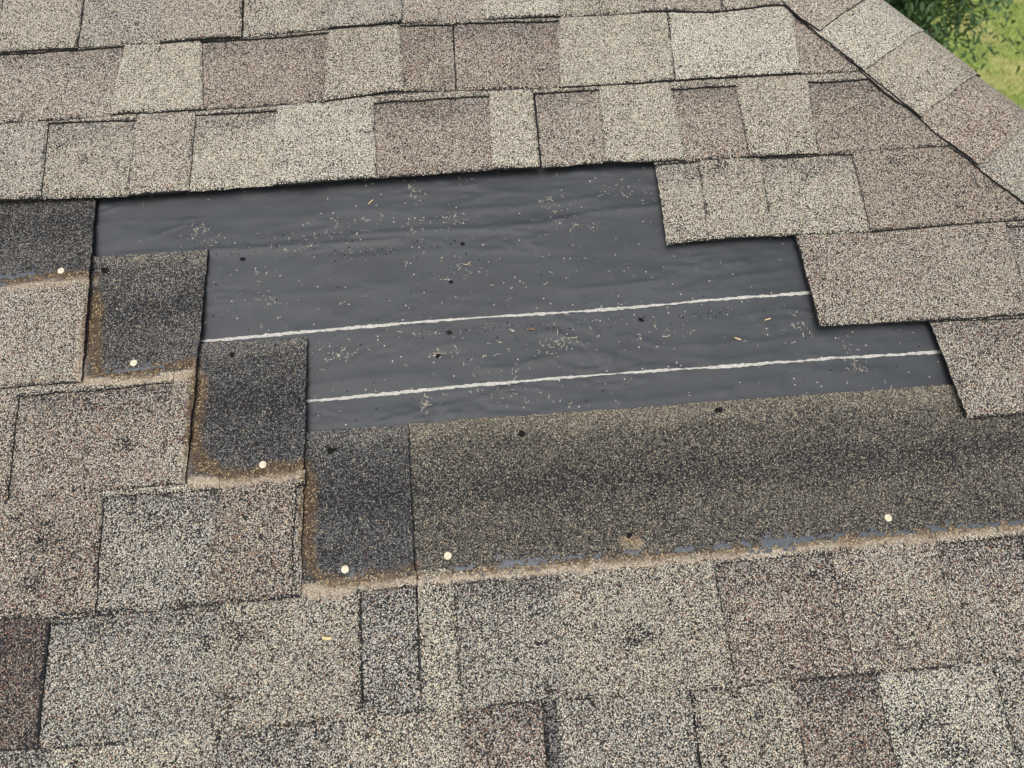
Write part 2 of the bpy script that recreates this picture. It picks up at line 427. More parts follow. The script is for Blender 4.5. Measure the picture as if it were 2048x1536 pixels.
# average granule colours (reflectance) of the colour blends
TINT = {
 'cream': (0.515, 0.495, 0.42), 'beige': (0.48, 0.457, 0.388), 'light': (0.53, 0.517, 0.455), 'grey': (0.465, 0.447, 0.392),
 'pink': (0.468, 0.438, 0.378), 'red': (0.445, 0.408, 0.35), 'brown': (0.42, 0.383, 0.325), 'dark': (0.26, 0.225, 0.195), 'blue': (0.462, 0.447, 0.405), 'bare': (0.24, 0.23, 0.22),
}
REDS = {'cream': .07, 'beige': .10, 'light': .04, 'grey': .08, 'pink': .17, 'red': .22, 'brown': .20, 'dark': .22, 'blue': .08, 'bare': .02}
DARK = {'cream': .10, 'beige': .13, 'light': .12, 'grey': .16, 'pink': .13, 'red': .15, 'brown': .18, 'dark': .34, 'blue': .18, 'bare': .22}
CREAM = {'cream': .24, 'beige': .19, 'light': .25, 'grey': .14, 'pink': .15, 'red': .12, 'brown': .12, 'dark': .10, 'blue': .12, 'bare': .02}
def rowdark(k): return 0.0 if k < 4 else min(0.12, 0.04 * (k - 3))       # lower courses coloured darker, imitating shade between granules and lens falloff
HEADTINT = (0.150, 0.148, 0.142)

def edge_pt(pt, pb, v):
    """point of the joint line through pt (top) and pb (bottom) at height v"""
    t = (v - pb[1]) / (pt[1] - pb[1]); return (pb[0] + (pt[0] - pb[0]) * t, v)

def build_shingle(k, joints, fills, head=True, gapL=0.0015, gapR=0.0015, step=0.0045, htint=HEADTINT, hdark=0.42, hred=0.02, hcream=0.10, label=None, lipw=0.008):
    """joints: list of ((ut,vt),(ub,vb)), one more than fills; fills: (kind T/V, colour)"""
    sh = None
    n = len(fills)
    j0, j1 = joints[0], joints[-1]
    um = 0.5 * (j0[1][0] + j1[1][0])
    if head:
        vlo = EXPO + 0.010
        def hp(j, g, vl_):
            u = j[1][0]; vb_ = float(vbot(k, u)); p = edge_pt(j[0], j[1], vb_ + vl_)
            return (p[0] + g, p[1])
        sh = sheet('shingle', roof, hp(j0, gapL, FULL), hp(j1, -gapR, FULL), hp(j0, gapL, vlo), hp(j1, -gapR, vlo), k, T_HEAD, htint, hred, hdark, head=True, step=step, cream=hcream)
    else:
        sh = bpy.data.objects.new('shingle', None); C.objects.link(sh); sh.parent = roof
    if label: sh['label'] = label
    for i, (kind, colr) in enumerate(fills):
        ja, jb = joints[i], joints[i + 1]
        ga = gapL if i == 0 else (0.0004 if kind == 'T' else -0.0020)
        gb = gapR if i == n - 1 else (0.0004 if kind == 'T' else -0.0020)
        va, vb_ = float(vbot(k, ja[1][0])), float(vbot(k, jb[1][0]))
        vtop = EXPO + 0.010 if kind == 'T' else EXPO + 0.004
        c = lambda j, v, g: (edge_pt(j[0], j[1], v)[0] + g, v)
        tl, tr = c(ja, va + vtop, ga), c(jb, vb_ + vtop, -gb)
        bl, br = c(ja, va, ga), c(jb, vb_, -gb)
        jit = lambda s: tuple(np.clip(np.array(TINT[colr]) * (1 + (random.random() - .5) * s) * (1.0 if k < 4 else 0.92), 0, 1))  # tint also lowered in the lower courses, part of the same painted shading
        if kind == 'T':
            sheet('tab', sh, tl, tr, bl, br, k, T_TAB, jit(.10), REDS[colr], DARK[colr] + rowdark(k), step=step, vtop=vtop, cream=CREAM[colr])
        else:
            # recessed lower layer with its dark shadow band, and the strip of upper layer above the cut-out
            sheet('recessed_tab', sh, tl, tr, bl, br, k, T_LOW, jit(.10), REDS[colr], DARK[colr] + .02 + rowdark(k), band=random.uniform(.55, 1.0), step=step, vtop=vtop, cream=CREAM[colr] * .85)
            lw = lipw + 0.004 * (random.random() - .5)
            e = 0.0010
            s_ = sheet('tab_bridge', sh, c(ja, va + EXPO + .0095, -e), c(jb, vb_ + EXPO + .0095, e), c(ja, va + EXPO - lw, -e), c(jb, vb_ + EXPO - lw, e), k,
                       T_TAB - 0.0002, TINT['beige'], .12, .22, step=step, head=False, strip=False)
    return sh

# the lower edge of a bridge must not be pulled to the course edge: handled through a thin wrapper
_sheet = sheet
def sheet(name, parent, tl, tr, bl, br, k, *a, strip=True, **kw):
    if not strip:
        o = _sheet(name, parent, tl, tr, bl, br, k, *a, head=False, **{x: y for x, y in kw.items() if x != 'head'}) if False else bridge(name, parent, tl, tr, bl, br, k, *a, **kw)
        return o
    return _sheet(name, parent, tl, tr, bl, br, k, *a, **kw)
def bridge(name, parent, tl, tr, bl, br, k, thick, tint, red, dark, step=0.0045, head=False, jag=0.0006):
    tl, tr, bl, br = map(np.array, (tl, tr, bl, br))
    nu = max(2, int(np.linalg.norm(br - bl) / step)); nv = 4
    s = np.linspace(0, 1, nu + 1)[None, :]; t = np.linspace(0, 1, nv + 1)[:, None]
    P = ((1 - s) * (1 - t))[..., None] * bl + (s * (1 - t))[..., None] * br + ((1 - s) * t)[..., None] * tl + (s * t)[..., None] * tr
    U, V = P[..., 0].copy(), P[..., 1].copy()
    # parallel to the measured course edge above
    off = vbot(k - 1, U) - np.linspace(float(vbot(k - 1, bl[0])), float(vbot(k - 1, br[0])), nu + 1)[None, :]
    V += off * (1 - t)
    V[0, :] += (vnoise(U[0] * 380, k, 91) - 0.5) * 2 * jag + (vnoise(U[0] * 25, k, 92) - 0.5) * 0.003
    B = zb(k, U, V); Z = B + thick + (vnoise(U * 420, V * 420, 51) - 0.5) * 0.0005
    nn = U.size; idx = np.arange(nn).reshape(U.shape)
    vv = np.stack([U, V, Z], -1).reshape(-1, 3).tolist()
    F = np.stack([idx[:-1, :-1], idx[:-1, 1:], idx[1:, 1:], idx[1:, :-1]], -1).reshape(-1, 4).tolist(); MI = [0] * len(F)
    ring = np.concatenate([idx[0, :], idx[1:, -1], idx[-1, -2::-1], idx[-2:0:-1, 0]])
    bot = np.stack([U, V, B + T_LOW - 0.0006], -1).reshape(-1, 3)[ring]
    L = len(ring); vv += bot.tolist(); j = np.arange(L); j2 = (j + 1) % L
    F += np.stack([ring[j], nn + j, nn + j2, ring[j2]], -1).tolist(); MI += [1] * L
    me = mesh(name, vv, F, [M_GRAN, M_EDGE], MI)
    du, ru = wear_at(U, V)
    pad = [[0, 0, 0]] * L
    vcol(me, 'tint', np.array(np.broadcast_to(np.array(tint), (nn, 3)).tolist() + pad))
    Zw = 0 * du; Zw[0, :] = 0.6; Zw[1, :] = 0.05
    vcol(me, 'blend', np.array(np.broadcast_to(np.array((red, dark, 0.0, 0.17)), (nn, 4)).tolist() + [[0, 0, 0, 0]] * L))
    vcol(me, 'wear', np.array(np.stack([du.ravel() * (1 - Zw.ravel()), ru.ravel() * (1 - Zw.ravel()), Zw.ravel()], -1).tolist() + pad))
    return link_obj(name, me, parent)

def J(k, xt, xb):
    return (at(xt, pxy(k - 1, xt), NB - 0.004), at(xb, pxy(k, xb), NB))
def JU(k, ut, ub):
    return ((ut, -(k - 1) * EXPO), (ub, -k * EXPO))
COLS = ['cream', 'beige', 'pink', 'red', 'grey', 'light', 'brown', 'beige']
def fill_left(k, j, u_to, n_min=0.09):
    """invented tabs running left from joint j out of the picture; returns joints (left to right) and fills"""
    js, fs = [], []
    u = j[1][0]; t = random.random() < .5
    while u > u_to:
        u -= random.uniform(n_min, 0.21); js.append(JU(k, u + random.uniform(-.004, .004), u)); fs.append(('T' if t else 'V', random.choice(COLS))); t = not t
    js.reverse(); fs.reverse()
    return js, fs
def fill_right(k, u, u_to_fn):
    js, fs = [], []
    t = random.random() < .5
    while True:
        u += random.uniform(0.09, 0.21)
        vb_ = -k * EXPO; lim = float(crest(vb_)) - 0.045
        if u > lim - 0.05:
            js.append(hipj(k)); fs.append(('T' if t else 'V', random.choice(COLS))); break
        js.append(JU(k, u, u + random.uniform(-.004, .004))); fs.append(('T' if t else 'V', random.choice(COLS))); t = not t
    return js, fs
def hipj(k):
    vb_ = -k * EXPO; vt = vb_ + EXPO
    return ((float(crest(vt)) - 0.045, vt), (float(crest(vb_)) - 0.045, vb_))

LEFT = -1.25
def row(k, spec, right_hip=True, labels=None):
    """spec: list of (xt, xb) joints with fills between; 'seam' marks where one shingle ends and the next begins"""
    pass

HEADS = {(4, False): dict(hdark=.36, hcream=.13), (5, False): dict(hdark=.36, hcream=.12), (6, False): dict(hdark=.40, hcream=.07, htint=(0.138, 0.138, 0.138)),
         (7, False): dict(hdark=.42, hcream=.08, htint=(0.132, 0.133, 0.134)), (7, True): dict(hdark=.30, hcream=.16, htint=(0.150, 0.140, 0.118))}
def course(k, joints, fills, seams=(), **kw):
    """cut a run of joints/fills at the seam indices into shingles"""
    cuts = [0] + list(seams) + [len(fills)]
    out = []
    for a, b in zip(cuts[:-1], cuts[1:]):
        gl = kw.get('gap', 0.0015); 
        hk = HEADS.get((k, a > 0 and k == 7 and joints[a][1][0] > 0.05), {})
        out.append(build_shingle(k, joints[a:b + 1], fills[a:b], gapL=gl, gapR=gl, step=kw.get('step', 0.0045), **hk))
    return out

def auto_seams(joints, fixed=()):
    """seam indices about every metre"""
    seams = set(fixed); last = None
    us = [j[1][0] for j in joints]
    for f in list(fixed):
        i = f; u0 = us[f]
        for t in range(f - 1, 0, -1):
            if u0 - us[t] > 0.93: seams.add(t); u0 = us[t]
    return sorted(s for s in seams if 0 < s < len(us) - 1)

def photo_course(k, xs, fills, seam_at=None, hip=True, left_fill=True, step=0.0045):
    js = [J(k, a, b) for a, b in xs]; fs = list(fills)
    if left_fill:
        lj, lf = fill_left(k, js[0], LEFT); js = lj + js; fs = lf + fs
    off = len(js) - len(xs)
    if hip: js = js + [hipj(k)]
    seams = auto_seams(js, [seam_at + off] if seam_at is not None else [off])
    return course(k, js, fs, seams, step=step)

# courses above the picture
for k in (-3, -2, -1):
    u_r = hipj(k)
    js, fs = fill_left(k, u_r, LEFT); js = js + [u_r]
    course(k, js, fs, auto_seams(js, [len(js) - 1]) or [], step=0.012)
# A
photo_course(0, [(6, -2), (172, 155), (324, 316), (487, 485), (655, 655), (802, 806), (966, 969), (1119, 1122), (1277, 1284), (1430, 1445)],
             [('T', 'beige'), ('V', 'grey'), ('T', 'pink'), ('V', 'beige'), ('T', 'grey'), ('V', 'pink'), ('T', 'light'), ('V', 'beige'), ('T', 'pink'), ('T', 'beige')], seam_at=3)
# B
photo_course(1, [(65, 44), (246, 219), (403, 407), (656, 646), (800, 811), (905, 913), (1115, 1122), (1337, 1352), (1584, 1604)],
             [('V', 'pink'), ('T', 'cream'), ('V', 'red'), ('T', 'beige'), ('V', 'red'), ('V', 'red'), ('T', 'cream'), ('T', 'light'), ('V', 'red')], seam_at=5)
# C
photo_course(2, [(97, 82), (272, 251), (391, 378), (552, 542), (747, 754), (978, 983), (1067, 1082), (1197, 1209), (1340, 1374), (1468, 1498), (1615, 1640)],
             [('V', 'beige'), ('T', 'pink'), ('V', 'cream'), ('T', 'light'), ('V', 'red'), ('T', 'cream'), ('V', 'pink'), ('T', 'cream'), ('V', 'red'), ('T', 'beige'), ('V', 'brown')], seam_at=6)
# D, only its right-hand end is left
js = [J(3, 1309, 1332), J(3, 1396, 1418), J(3, 1522, 1550), J(3, 1703, 1741), hipj(3)]
course(3, js, [('V', 'beige'), ('T', 'beige'), ('V', 'beige'), ('T', 'brown')])
# E
lj, lf = fill_left(4, J(4, 178, 165), LEFT)
i0 = len(lj)
js = lj + [J(4, 178, 165)]
lf[-1] = ('T', 'pink')
course(4, js, lf, auto_seams(js, [len(js) - 1]))
course(4, [J(4, 1590, 1640), J(4, 2014, 2065), hipj(4)], [('T', 'pink'), ('V', 'grey')])
# F
js0 = [J(5, 37, 14), J(5, 345, 318), J(5, 392, 372)]
lj, lf = fill_left(5, js0[0], LEFT)
course(5, lj + js0, lf + [('V', 'red'), ('T', 'pink')], auto_seams(lj + js0, [len(lj + js0) - 1]))
jr = J(5, 1860, 1935)
rj, rf = fill_right(5, jr[1][0] + 0.06, None)
course(5, [jr] + rj, [('V', 'pink')] + rf[1:] if len(rf) > 1 else [('V', 'pink')])
# G, right-hand part missing altogether
js0 = [J(6, 206, 190), J(6, 436, 414), J(6, 592, 583), J(6, 608, 602)]
lj, lf = fill_left(6, js0[0], LEFT); lf[-1] = ('T', 'red')
course(6, lj + js0, lf + [('V', 'grey'), ('T', 'red'), ('V', 'grey')], auto_seams(lj + js0, [len(lj + js0) - 1]))
# H
js0 = [J(7, 99, 77), J(7, 441, 419), J(7, 720, 729), J(7, 832, 845), J(7, 908, 927), J(7, 1116, 1130), J(7, 1428, 1478), J(7, 1662, 1715), J(7, 1876, 1930), J(7, 2043, 2100)]
lj, lf = fill_left(7, js0[0], LEFT); lf[-1] = ('T', 'dark')
rj, rf = fill_right(7, js0[-1][1][0], None)
js = lj + js0 + rj
fs = lf + [('V', 'grey'), ('T', 'beige'), ('V', 'blue'), ('T', 'cream'), ('V', 'grey'), ('T', 'beige'), ('V', 'red'), ('T', 'pink'), ('V', 'pink')] + rf
course(7, js, fs, auto_seams(js, [len(lj) + 3]))
# I
js0 = [J(8, 100, 70), J(8, 437, 410), J(8, 688, 690), J(8, 922, 935), J(8, 1086, 1108)]
js1 = [J(8, 1090, 1112), J(8, 1111, 1137), J(8, 1382, 1420), J(8, 1587, 1635), J(8, 1753, 1815), J(8, 1985, 2060)]
lj, lf = fill_left(8, js0[0], LEFT); lf[-1] = ('V', 'grey')
js = lj + js0
course(8, js, lf + [('T', 'cream'), ('V', 'grey'), ('T', 'beige'), ('V', 'red')], auto_seams(js, [len(js) - 1]))
rj, rf = fill_right(8, js1[-1][1][0], None)
course(8, js1 + rj, [('V', 'bare'), ('T', 'grey'), ('T', 'beige'), ('V', 'brown'), ('T', 'light')] + rf)
# courses below the picture
for k in (9, 10, 11):
    u_r = hipj(k)
    js, fs = fill_left(k, u_r, LEFT); js = js + [u_r]
    course(k, js, fs, auto_seams(js, [len(js) - 1]) or [], step=0.012)

# ------------------------------------------------------------------ decking and underlayment
def slab(name, pts, z0, z1, mat, parent):
    n = len(pts)
    vv = [(x, y, z1) for x, y in pts] + [(x, y, z0) for x, y in pts]
    F = [list(range(n)), list(range(2 * n - 1, n - 1, -1))] + [[i, n + i, n + (i + 1) % n, (i + 1) % n] for i in range(n)]
    return link_obj(name, mesh(name, vv, F, [mat]), parent)
VTOP, VEAVE = 0.62, -1.78
slab('roof_deck', [(LEFT - .3, VEAVE), (float(crest(VEAVE)) - .01, VEAVE), (float(crest(VTOP)) - .01, VTOP), (LEFT - .3, VTOP)], -0.030, -0.008, M_DECK, roof)

RIDGES = [  # wrinkles of the underlayment: (polyline px, height m, width m)
 ([(240, 508), (460, 499), (560, 494), (700, 484), (800, 478)], 0.0022, 0.006),
 ([(700, 470), (850, 462), (980, 456), (1100, 446), (1180, 425), (1330, 410)], 0.0024, 0.007),
 ([(900, 425), (1000, 415), (1200, 395)], 0.0012, 0.010),
 ([(1130, 580), (1220, 573), (1330, 560)], 0.0020, 0.005),
 ([(1400, 560), (1500, 550), (1600, 535)], 0.0010, 0.009),
 ([(430, 600), (620, 585), (800, 570)], 0.0010, 0.012),
 ([(900, 826), (1000, 828), (1060, 832), (1150, 812), (1240, 800)], 0.0018, 0.008),
 ([(1240, 808), (1400, 788), (1470, 778), (1560, 768)], 0.0016, 0.009),
 ([(1480, 765), (1620, 750), (1760, 735)], 0.0018, 0.010),
 ([(640, 850), (740, 842), (850, 838)], 0.0016, 0.009),
 ([(620, 770), (720, 755), (850, 745)], 0.0010, 0.012),
 ([(980, 745), (1060, 720), (1160, 705)], 0.0010, 0.012),
 ([(1400, 690), (1560, 675), (1700, 672)], 0.0011, 0.010),
 ([(640, 520), (800, 505), (1000, 495)], 0.0009, 0.012),
 ([(440, 440), (600, 430), (760, 420)], 0.0009, 0.014),
]
RIDGEUV = [([at(x, y, 0.0) for x, y in P], h, w) for P, h, w in RIDGES]
def under_z(U, V):
    z = (fbm(U * 6, V * 14, 101) - 0.5) * 0.0035 + (fbm(U * 16 + V * 10, V * 40, 111, 2) - 0.5) * 0.0022
    rip = fbm(U * 9 + V * 22, V * 60 - U * 6, 131, 3); z = z + (1 - np.abs(2 * rip - 1)) ** 3 * 0.0016 * sstep(.4, .7, fbm(U * 5, V * 9, 141))
    cr = fbm(U * 5 + V * 8, V * 34 + (fbm(U * 4, V * 4, 151) - .5) * 5, 161, 4); z = z + 0.0022 * np.exp(-np.abs(cr - 0.5) / 0.018) * sstep(.42, .62, fbm(U * 7, V * 15, 171))
    cr = fbm(U * 12 - V * 16, V * 70 + (fbm(U * 9, V * 9, 181) - .5) * 5, 191, 3); z = z + 0.0010 * np.exp(-np.abs(cr - 0.5) / 0.03) * sstep(.45, .6, fbm(U * 10, V * 20, 201))
    wob = (fbm(U * 25, V * 25, 121) - 0.5) * 0.007
    for P, h, w in RIDGEUV:
        d = seg_dist(U, V, P) + wob * 0.6
        z = z + 1.25 * h * np.exp(-(np.abs(d) / (0.62 * w)) ** 1.4)
    return np.clip(z - 0.0012, -0.004, 0.0045)
u0, u1, v0, v1 = -0.75, 1.12, -0.98, -0.08
nu, nv = int((u1 - u0) / 0.0042), int((v1 - v0) / 0.0034)
Ug, Vg = np.meshgrid(np.linspace(u0, u1, nu + 1), np.linspace(v0, v1, nv + 1))
Ug = np.minimum(Ug, crest(Vg) - 0.02)
Zg = under_z(Ug, Vg)
# keep it below the shingles that lie on it
shield = np.clip((Ug < -0.30) | (Vg < -0.72) | (Vg > -0.29), 0, 1)
idx = np.arange(Ug.size).reshape(Ug.shape)
me = mesh('underlayment', np.stack([Ug, Vg, Zg - 0.0012], -1).reshape(-1, 3), np.stack([idx[:-1, :-1], idx[:-1, 1:], idx[1:, 1:], idx[1:, :-1]], -1).reshape(-1, 4), [M_UNDER], smooth=True)
under = link_obj('underlayment', me, roof)
under['label'] = 'charcoal synthetic underlayment sheet, wrinkled and scuffed'
def uz(u, v): return float(under_z(np.array([u]), np.array([v]))[0]) - 0.0012

# white printed lines on the underlayment
def marking(px):
    P = np.array([at(x, y, 0.0) for x, y in px]); n = 420
    tt = np.linspace(0, 1, n); cum = np.r_[0, np.cumsum(np.hypot(*np.diff(P, axis=0).T))]; cum /= cum[-1]
    U = np.interp(tt, cum, P[:, 0]); V = np.interp(tt, cum, P[:, 1]) + (vnoise(tt * 9, 0, 3) - .5) * 0.0010
    hw = 0.0018 + (vnoise(tt * 150, 1, 5) - .5) * 0.0012 + (vnoise(tt * 20, 1, 15) - .5) * 0.0012
    o1 = (vnoise(tt * 190, 2, 6) - .5) * 0.0012
    U2 = np.r_[U, U, U]; V2 = np.r_[V + hw + o1, V, V - hw + o1]
    Z = under_z(U2, V2) - 0.0012 + 0.00045
    f = []
    for r in (0, 1):
        for i in range(n - 1):
            a = r * n + i; f.append((a + n, a + n + 1, a + 1, a))
    o = link_obj('white_line', mesh('white_line', np.stack([U2, V2, Z], -1), f, [M_CHALK]), under)
    return o
a_ = marking([(330, 687), (400, 681), (640, 660), (900, 639), (1170, 621), (1400, 602), (1618, 586), (1660, 582)]); a_['label'] = 'upper white line printed on the underlayment'
a_ = marking([(560, 806), (610, 801), (880, 776), (1150, 753), (1400, 735), (1640, 718), (1880, 704), (1920, 701)]); a_['label'] = 'lower white line printed on the underlayment'

# ------------------------------------------------------------------ sealant strips left on the headlaps
def top_z(k, u, v):
    vl = v - vbot(k, u)
    th = np.where(vl < EXPO + 0.01, T_TAB, T_HEAD + (T_TAB - T_HEAD) * (1 - sstep(EXPO + 0.024, EXPO + 0.06, vl)))
    return zb(k, u, v) + th
def sealant(k, px, half, seed, thr):
    P = [at(x, y, 0.011) for x, y in px]; A = np.array(P)
    st = 0.0011
    us = np.arange(A[:, 0].min() - .01, A[:, 0].max() + .01, st); vs_ = np.arange(A[:, 1].min() - .012, A[:, 1].max() + .012, st)
    U, V = np.meshgrid(us, vs_)
    d = seg_dist(U, V, P)
    f = fbm(U * 170, V * 210, seed, 3) + 0.5 * (fbm(U * 26, V * 8, seed + 5, 2) - 0.5) - thr - 0.30 * sstep(half * 0.45, half * 1.05, d)
    inside = f > 0
    cells = inside[:-1, :-1] & inside[:-1, 1:] & inside[1:, 1:] & inside[1:, :-1]
    ids = -np.ones(U.shape, int); used = np.zeros(U.shape, bool)
    for a in (0, 1):
        for b in (0, 1): used[a:a + cells.shape[0], b:b + cells.shape[1]] |= cells
    ids[used] = np.arange(used.sum())
    Uu, Vu, fu = U[used], V[used], f[used]
    Uu = Uu + (vnoise(Uu * 900, Vu * 900, 5) - .5) * st * .7; Vu = Vu + (vnoise(Uu * 900, Vu * 900, 8) - .5) * st * .7
    Z = top_z(k, Uu, Vu) + 0.0002 + 0.0010 * np.clip(fu / 0.12, 0, 1)
    n = len(Uu)
    i, j = np.nonzero(cells)
    Q = np.stack([ids[i, j], ids[i, j + 1], ids[i + 1, j + 1], ids[i + 1, j]], -1)
    if not len(Q): return None
    o = link_obj('sealant_strip', mesh('sealant_strip', np.stack([Uu, Vu, Z], -1), Q, [M_SEAL], smooth=True), roof)
    o['kind'] = 'stuff'
    return o
sealant(7, [(700, 1152), (826, 1142)], 0.0042, 201, 0.46)
sealant(7, [(845, 1142), (950, 1134)], 0.0040, 211, 0.48)
sealant(7, [(1005, 1129), (1105, 1120)], 0.0058, 221, 0.36)
sealant(7, [(1130, 1118), (1215, 1110)], 0.0045, 231, 0.50)
sealant(7, [(1250, 1108), (1345, 1101), (1480, 1090), (1680, 1073)], 0.0050, 241, 0.40)
sealant(7, [(1715, 1072), (1870, 1060), (1900, 1056), (2048, 1044), (2150, 1035)], 0.0042, 251, 0.46)
sealant(5, [(205, 746), (260, 742), (330, 734)], 0.0030, 261, 0.38)
sealant(4, [(-250, 578), (0, 557), (60, 551), (110, 545)], 0.0042, 271, 0.34)

# ------------------------------------------------------------------ nails, nail holes
def nail_mesh():
    V_, F_ = [], []
    rings = [(0.0046, -0.0006), (0.0047, 0.0004), (0.0043, 0.0010), (0.0028, 0.0013), (0.0012, 0.0013)]
    n = 20
    for r, z in rings:
        for i in range(n): a = 2 * math.pi * i / n; V_.append((r * math.cos(a), r * math.sin(a), z))
    for j in range(len(rings) - 1):
        for i in range(n): F_.append((j * n + i, j * n + (i + 1) % n, (j + 1) * n + (i + 1) % n, (j + 1) * n + i))
    F_.append([(len(rings) - 1) * n + i for i in range(n)])
    # shank
    b = len(V_)
    for z in (-0.0006, -0.02):
        for i in range(8): a = 2 * math.pi * i / 8; V_.append((0.0016 * math.cos(a), 0.0016 * math.sin(a), z))
    for i in range(8): F_.append((b + i, b + 8 + i, b + 8 + (i + 1) % 8, b + (i + 1) % 8))
    return mesh('nail', V_, F_, [M_NAIL], smooth=False)
NM = nail_mesh()
for (x, y, k) in [(124, 543, 4), (269, 727, 5), (527, 930, 6), (691, 1139, 7), (896, 1112, 7), (1775, 1036, 7)]:
    u, v = at(x, y, 0.012)
    o = link_obj('nail', NM, roof); o.location = (u, v, float(top_z(k, np.array(u), np.array(v))) + 0.0009)
    o.rotation_euler = (random.uniform(-.07, .07), random.uniform(-.07, .07), random.random() * 6)
    o.scale = (1.0, 1.0, 1.0)
def hole_mesh(seed, r):
    rg = random.Random(seed); n = 13
    V_ = [(0, 0, 0.0003)]; F_ = []
    a_r = [r * rg.uniform(.55, 1.25) for _ in range(n)]
    for i in range(n): a = 2 * math.pi * i / n; V_.append((a_r[i] * math.cos(a), a_r[i] * math.sin(a) * .85, 0.0004))
    for i in range(n): a = 2 * math.pi * i / n; V_.append((a_r[i] * 1.25 * math.cos(a), a_r[i] * 1.25 * math.sin(a) * .85, rg.uniform(0.0004, 0.0018)))
    for i in range(n):
        j = (i + 1) % n
        F_.append((0, 1 + i, 1 + j)); F_.append((1 + i, 1 + n + i, 1 + n + j, 1 + j))
    return mesh('nail_hole', V_, F_, [M_HOLE])
for s, (x, y, k, r) in enumerate([(207, 538, 5, .0042), (462, 708, 6, .0034), (661, 900, 7, .0045), (1043, 866, 7, .0046), (1441, 818, 7, .0048), (1257, 1072, 7, .0030),
                                  (484, 517, 0, .0030), (925, 488, 0, .0034), (902, 563, 0, .0028), (898, 664, 0, .0036), (1282, 639, 0, .0032), (876, 711, 0, .0030)]):
    if k: u, v = at(x, y, 0.008); z = float(top_z(k, np.array(u), np.array(v))) + 0.0003
    else: u, v = at(x, y, 0.0); z = uz(u, v) + 0.0003
    o = link_obj('nail_hole', hole_mesh(s, r), under if not k else roof); o.location = (u, v, z)

# ------------------------------------------------------------------ hip caps
hip_dir = np.array([0.65, -1.0]) / math.hypot(0.65, 1.0)
def crest_pt(s): v = -0.003 + hip_dir[1] * s; return np.array([float(crest(v)), v])
hw = (W.to_3x3() @ Vector((hip_dir[0], hip_dir[1], 0))).normalized()
side_main = Vector((-abs(hip_dir[1]), -hip_dir[0], 0)).normalized()          # in the slope, away from the hip, slope frame
if side_main.x > 0: side_main = -side_main
n2w = hw.cross(Vector((0, 1, 0))).normalized()
if n2w.z < 0: n2w = -n2w
n2 = (W.to_3x3().inverted() @ n2w).normalized()
hv = Vector((hip_dir[0], hip_dir[1], 0))
side_far = hv.cross(n2).normalized()
if side_far.x < 0: side_far = -side_far
def cap(s0, s1, colr, seed, tilt=0.0095, base=0.0175, step=0.005, half=0.124):
    """one cap shingle bent over the hip; s0..s1 along the hip, lower end at s1 and raised on the next"""
    L = s1 - s0; ns = max(3, int(L / step)); nt = max(6, int(2 * half / step))
    V_, A1, A2, A3 = [], [], [], []
    Vb = []
    rr = 0.028
    for i in range(ns + 1):
        f = i / ns; s = s0 + L * f
        c = crest_pt(s); hn = base + tilt * f
        for j in range(nt + 1):
            t = -half + 2 * half * j / nt
            if i == ns: ss = s + (vnoise(t * 300 + seed, 1.0, 4) - .5) * .002 + (vnoise(t * 40 + seed, 1.0, 14) - .5) * .004
            else: ss = s
            tt_ = t
            if j in (0, nt): tt_ = t + (vnoise(s * 300, float(seed), 6) - .5) * .002 + (vnoise(s * 20, float(seed), 16) - .5) * .005
            c = crest_pt(float(ss))
            # rounded bend: blend both slopes near the crest
            a = abs(tt_); sgn = -1 if tt_ < 0 else 1
            sd = side_main if sgn < 0 else side_far
            nn_ = Vector((0, 0, 1)) if sgn < 0 else n2
            if a < rr:
                x = a / rr; off = rr * (0.5 * x * x + 0.5) - rr * 0.5; drop = 0.0
                q = sd * (rr * x); lift = -0.5 * rr * 0.42 * (1 - x) ** 2
            else: q = sd * a; lift = 0.0
            nm = (Vector((0, 0, 1)) + n2).normalized().lerp(nn_, min(1, a / rr)).normalized()
            lo = (vnoise(s * 14 + seed, tt_ * 10, 7) - .5) * 0.003
            edge = -0.0035 * max(0, (a - 0.06) / 0.055)
            p = Vector((c[0], c[1], 0)) + q + nm * (hn + lift + lo + edge)
            V_.append(p); Vb.append(p - nm * 0.0032)
    idx = np.arange((ns + 1) * (nt + 1)).reshape(ns + 1, nt + 1); nn = idx.size
    F = np.stack([idx[:-1, :-1], idx[1:, :-1], idx[1:, 1:], idx[:-1, 1:]], -1).reshape(-1, 4).tolist()
    Fb = (np.stack([idx[:-1, :-1], idx[:-1, 1:], idx[1:, 1:], idx[1:, :-1]], -1).reshape(-1, 4) + nn).tolist()
    ring = np.concatenate([idx[0, :], idx[1:, -1], idx[-1, -2::-1], idx[-2:0:-1, 0]]); Lr = len(ring)
    S = [[int(ring[i]), int(ring[(i + 1) % Lr]), int(ring[(i + 1) % Lr]) + nn, int(ring[i]) + nn] for i in range(Lr)]
    me = mesh('hip_cap_shingle', [tuple(p) for p in V_ + Vb], F + Fb + S, [M_GRAN, M_EDGE], [0] * len(F) + [1] * (len(Fb) + len(S)))
    n2_ = 2 * nn
    tn = np.array(TINT[colr]) * random.uniform(.95, 1.05)
    vcol(me, 'tint', np.tile(tn, (n2_, 1))); vcol(me, 'blend', np.tile([REDS[colr], DARK[colr] * .8, 0.0, CREAM[colr]], (n2_, 1))); vcol(me, 'wear', np.zeros((n2_, 3)))
    return link_obj('hip_cap_shingle', me, roof)
def s_of(px, py):
    u, v = at(px, py, 0.028); P = np.array([u, v]) - crest_pt(0.0); return float(P @ hip_dir)
ends = [s_of(1621, 68), s_of(1717, 144), s_of(1826, 240), s_of(1943, 338)]
caps = [(ends[0] - .115 * i, c) for i, c in ((4, 'beige'), (3, 'light'), (2, 'pink'), (1, 'beige'))]
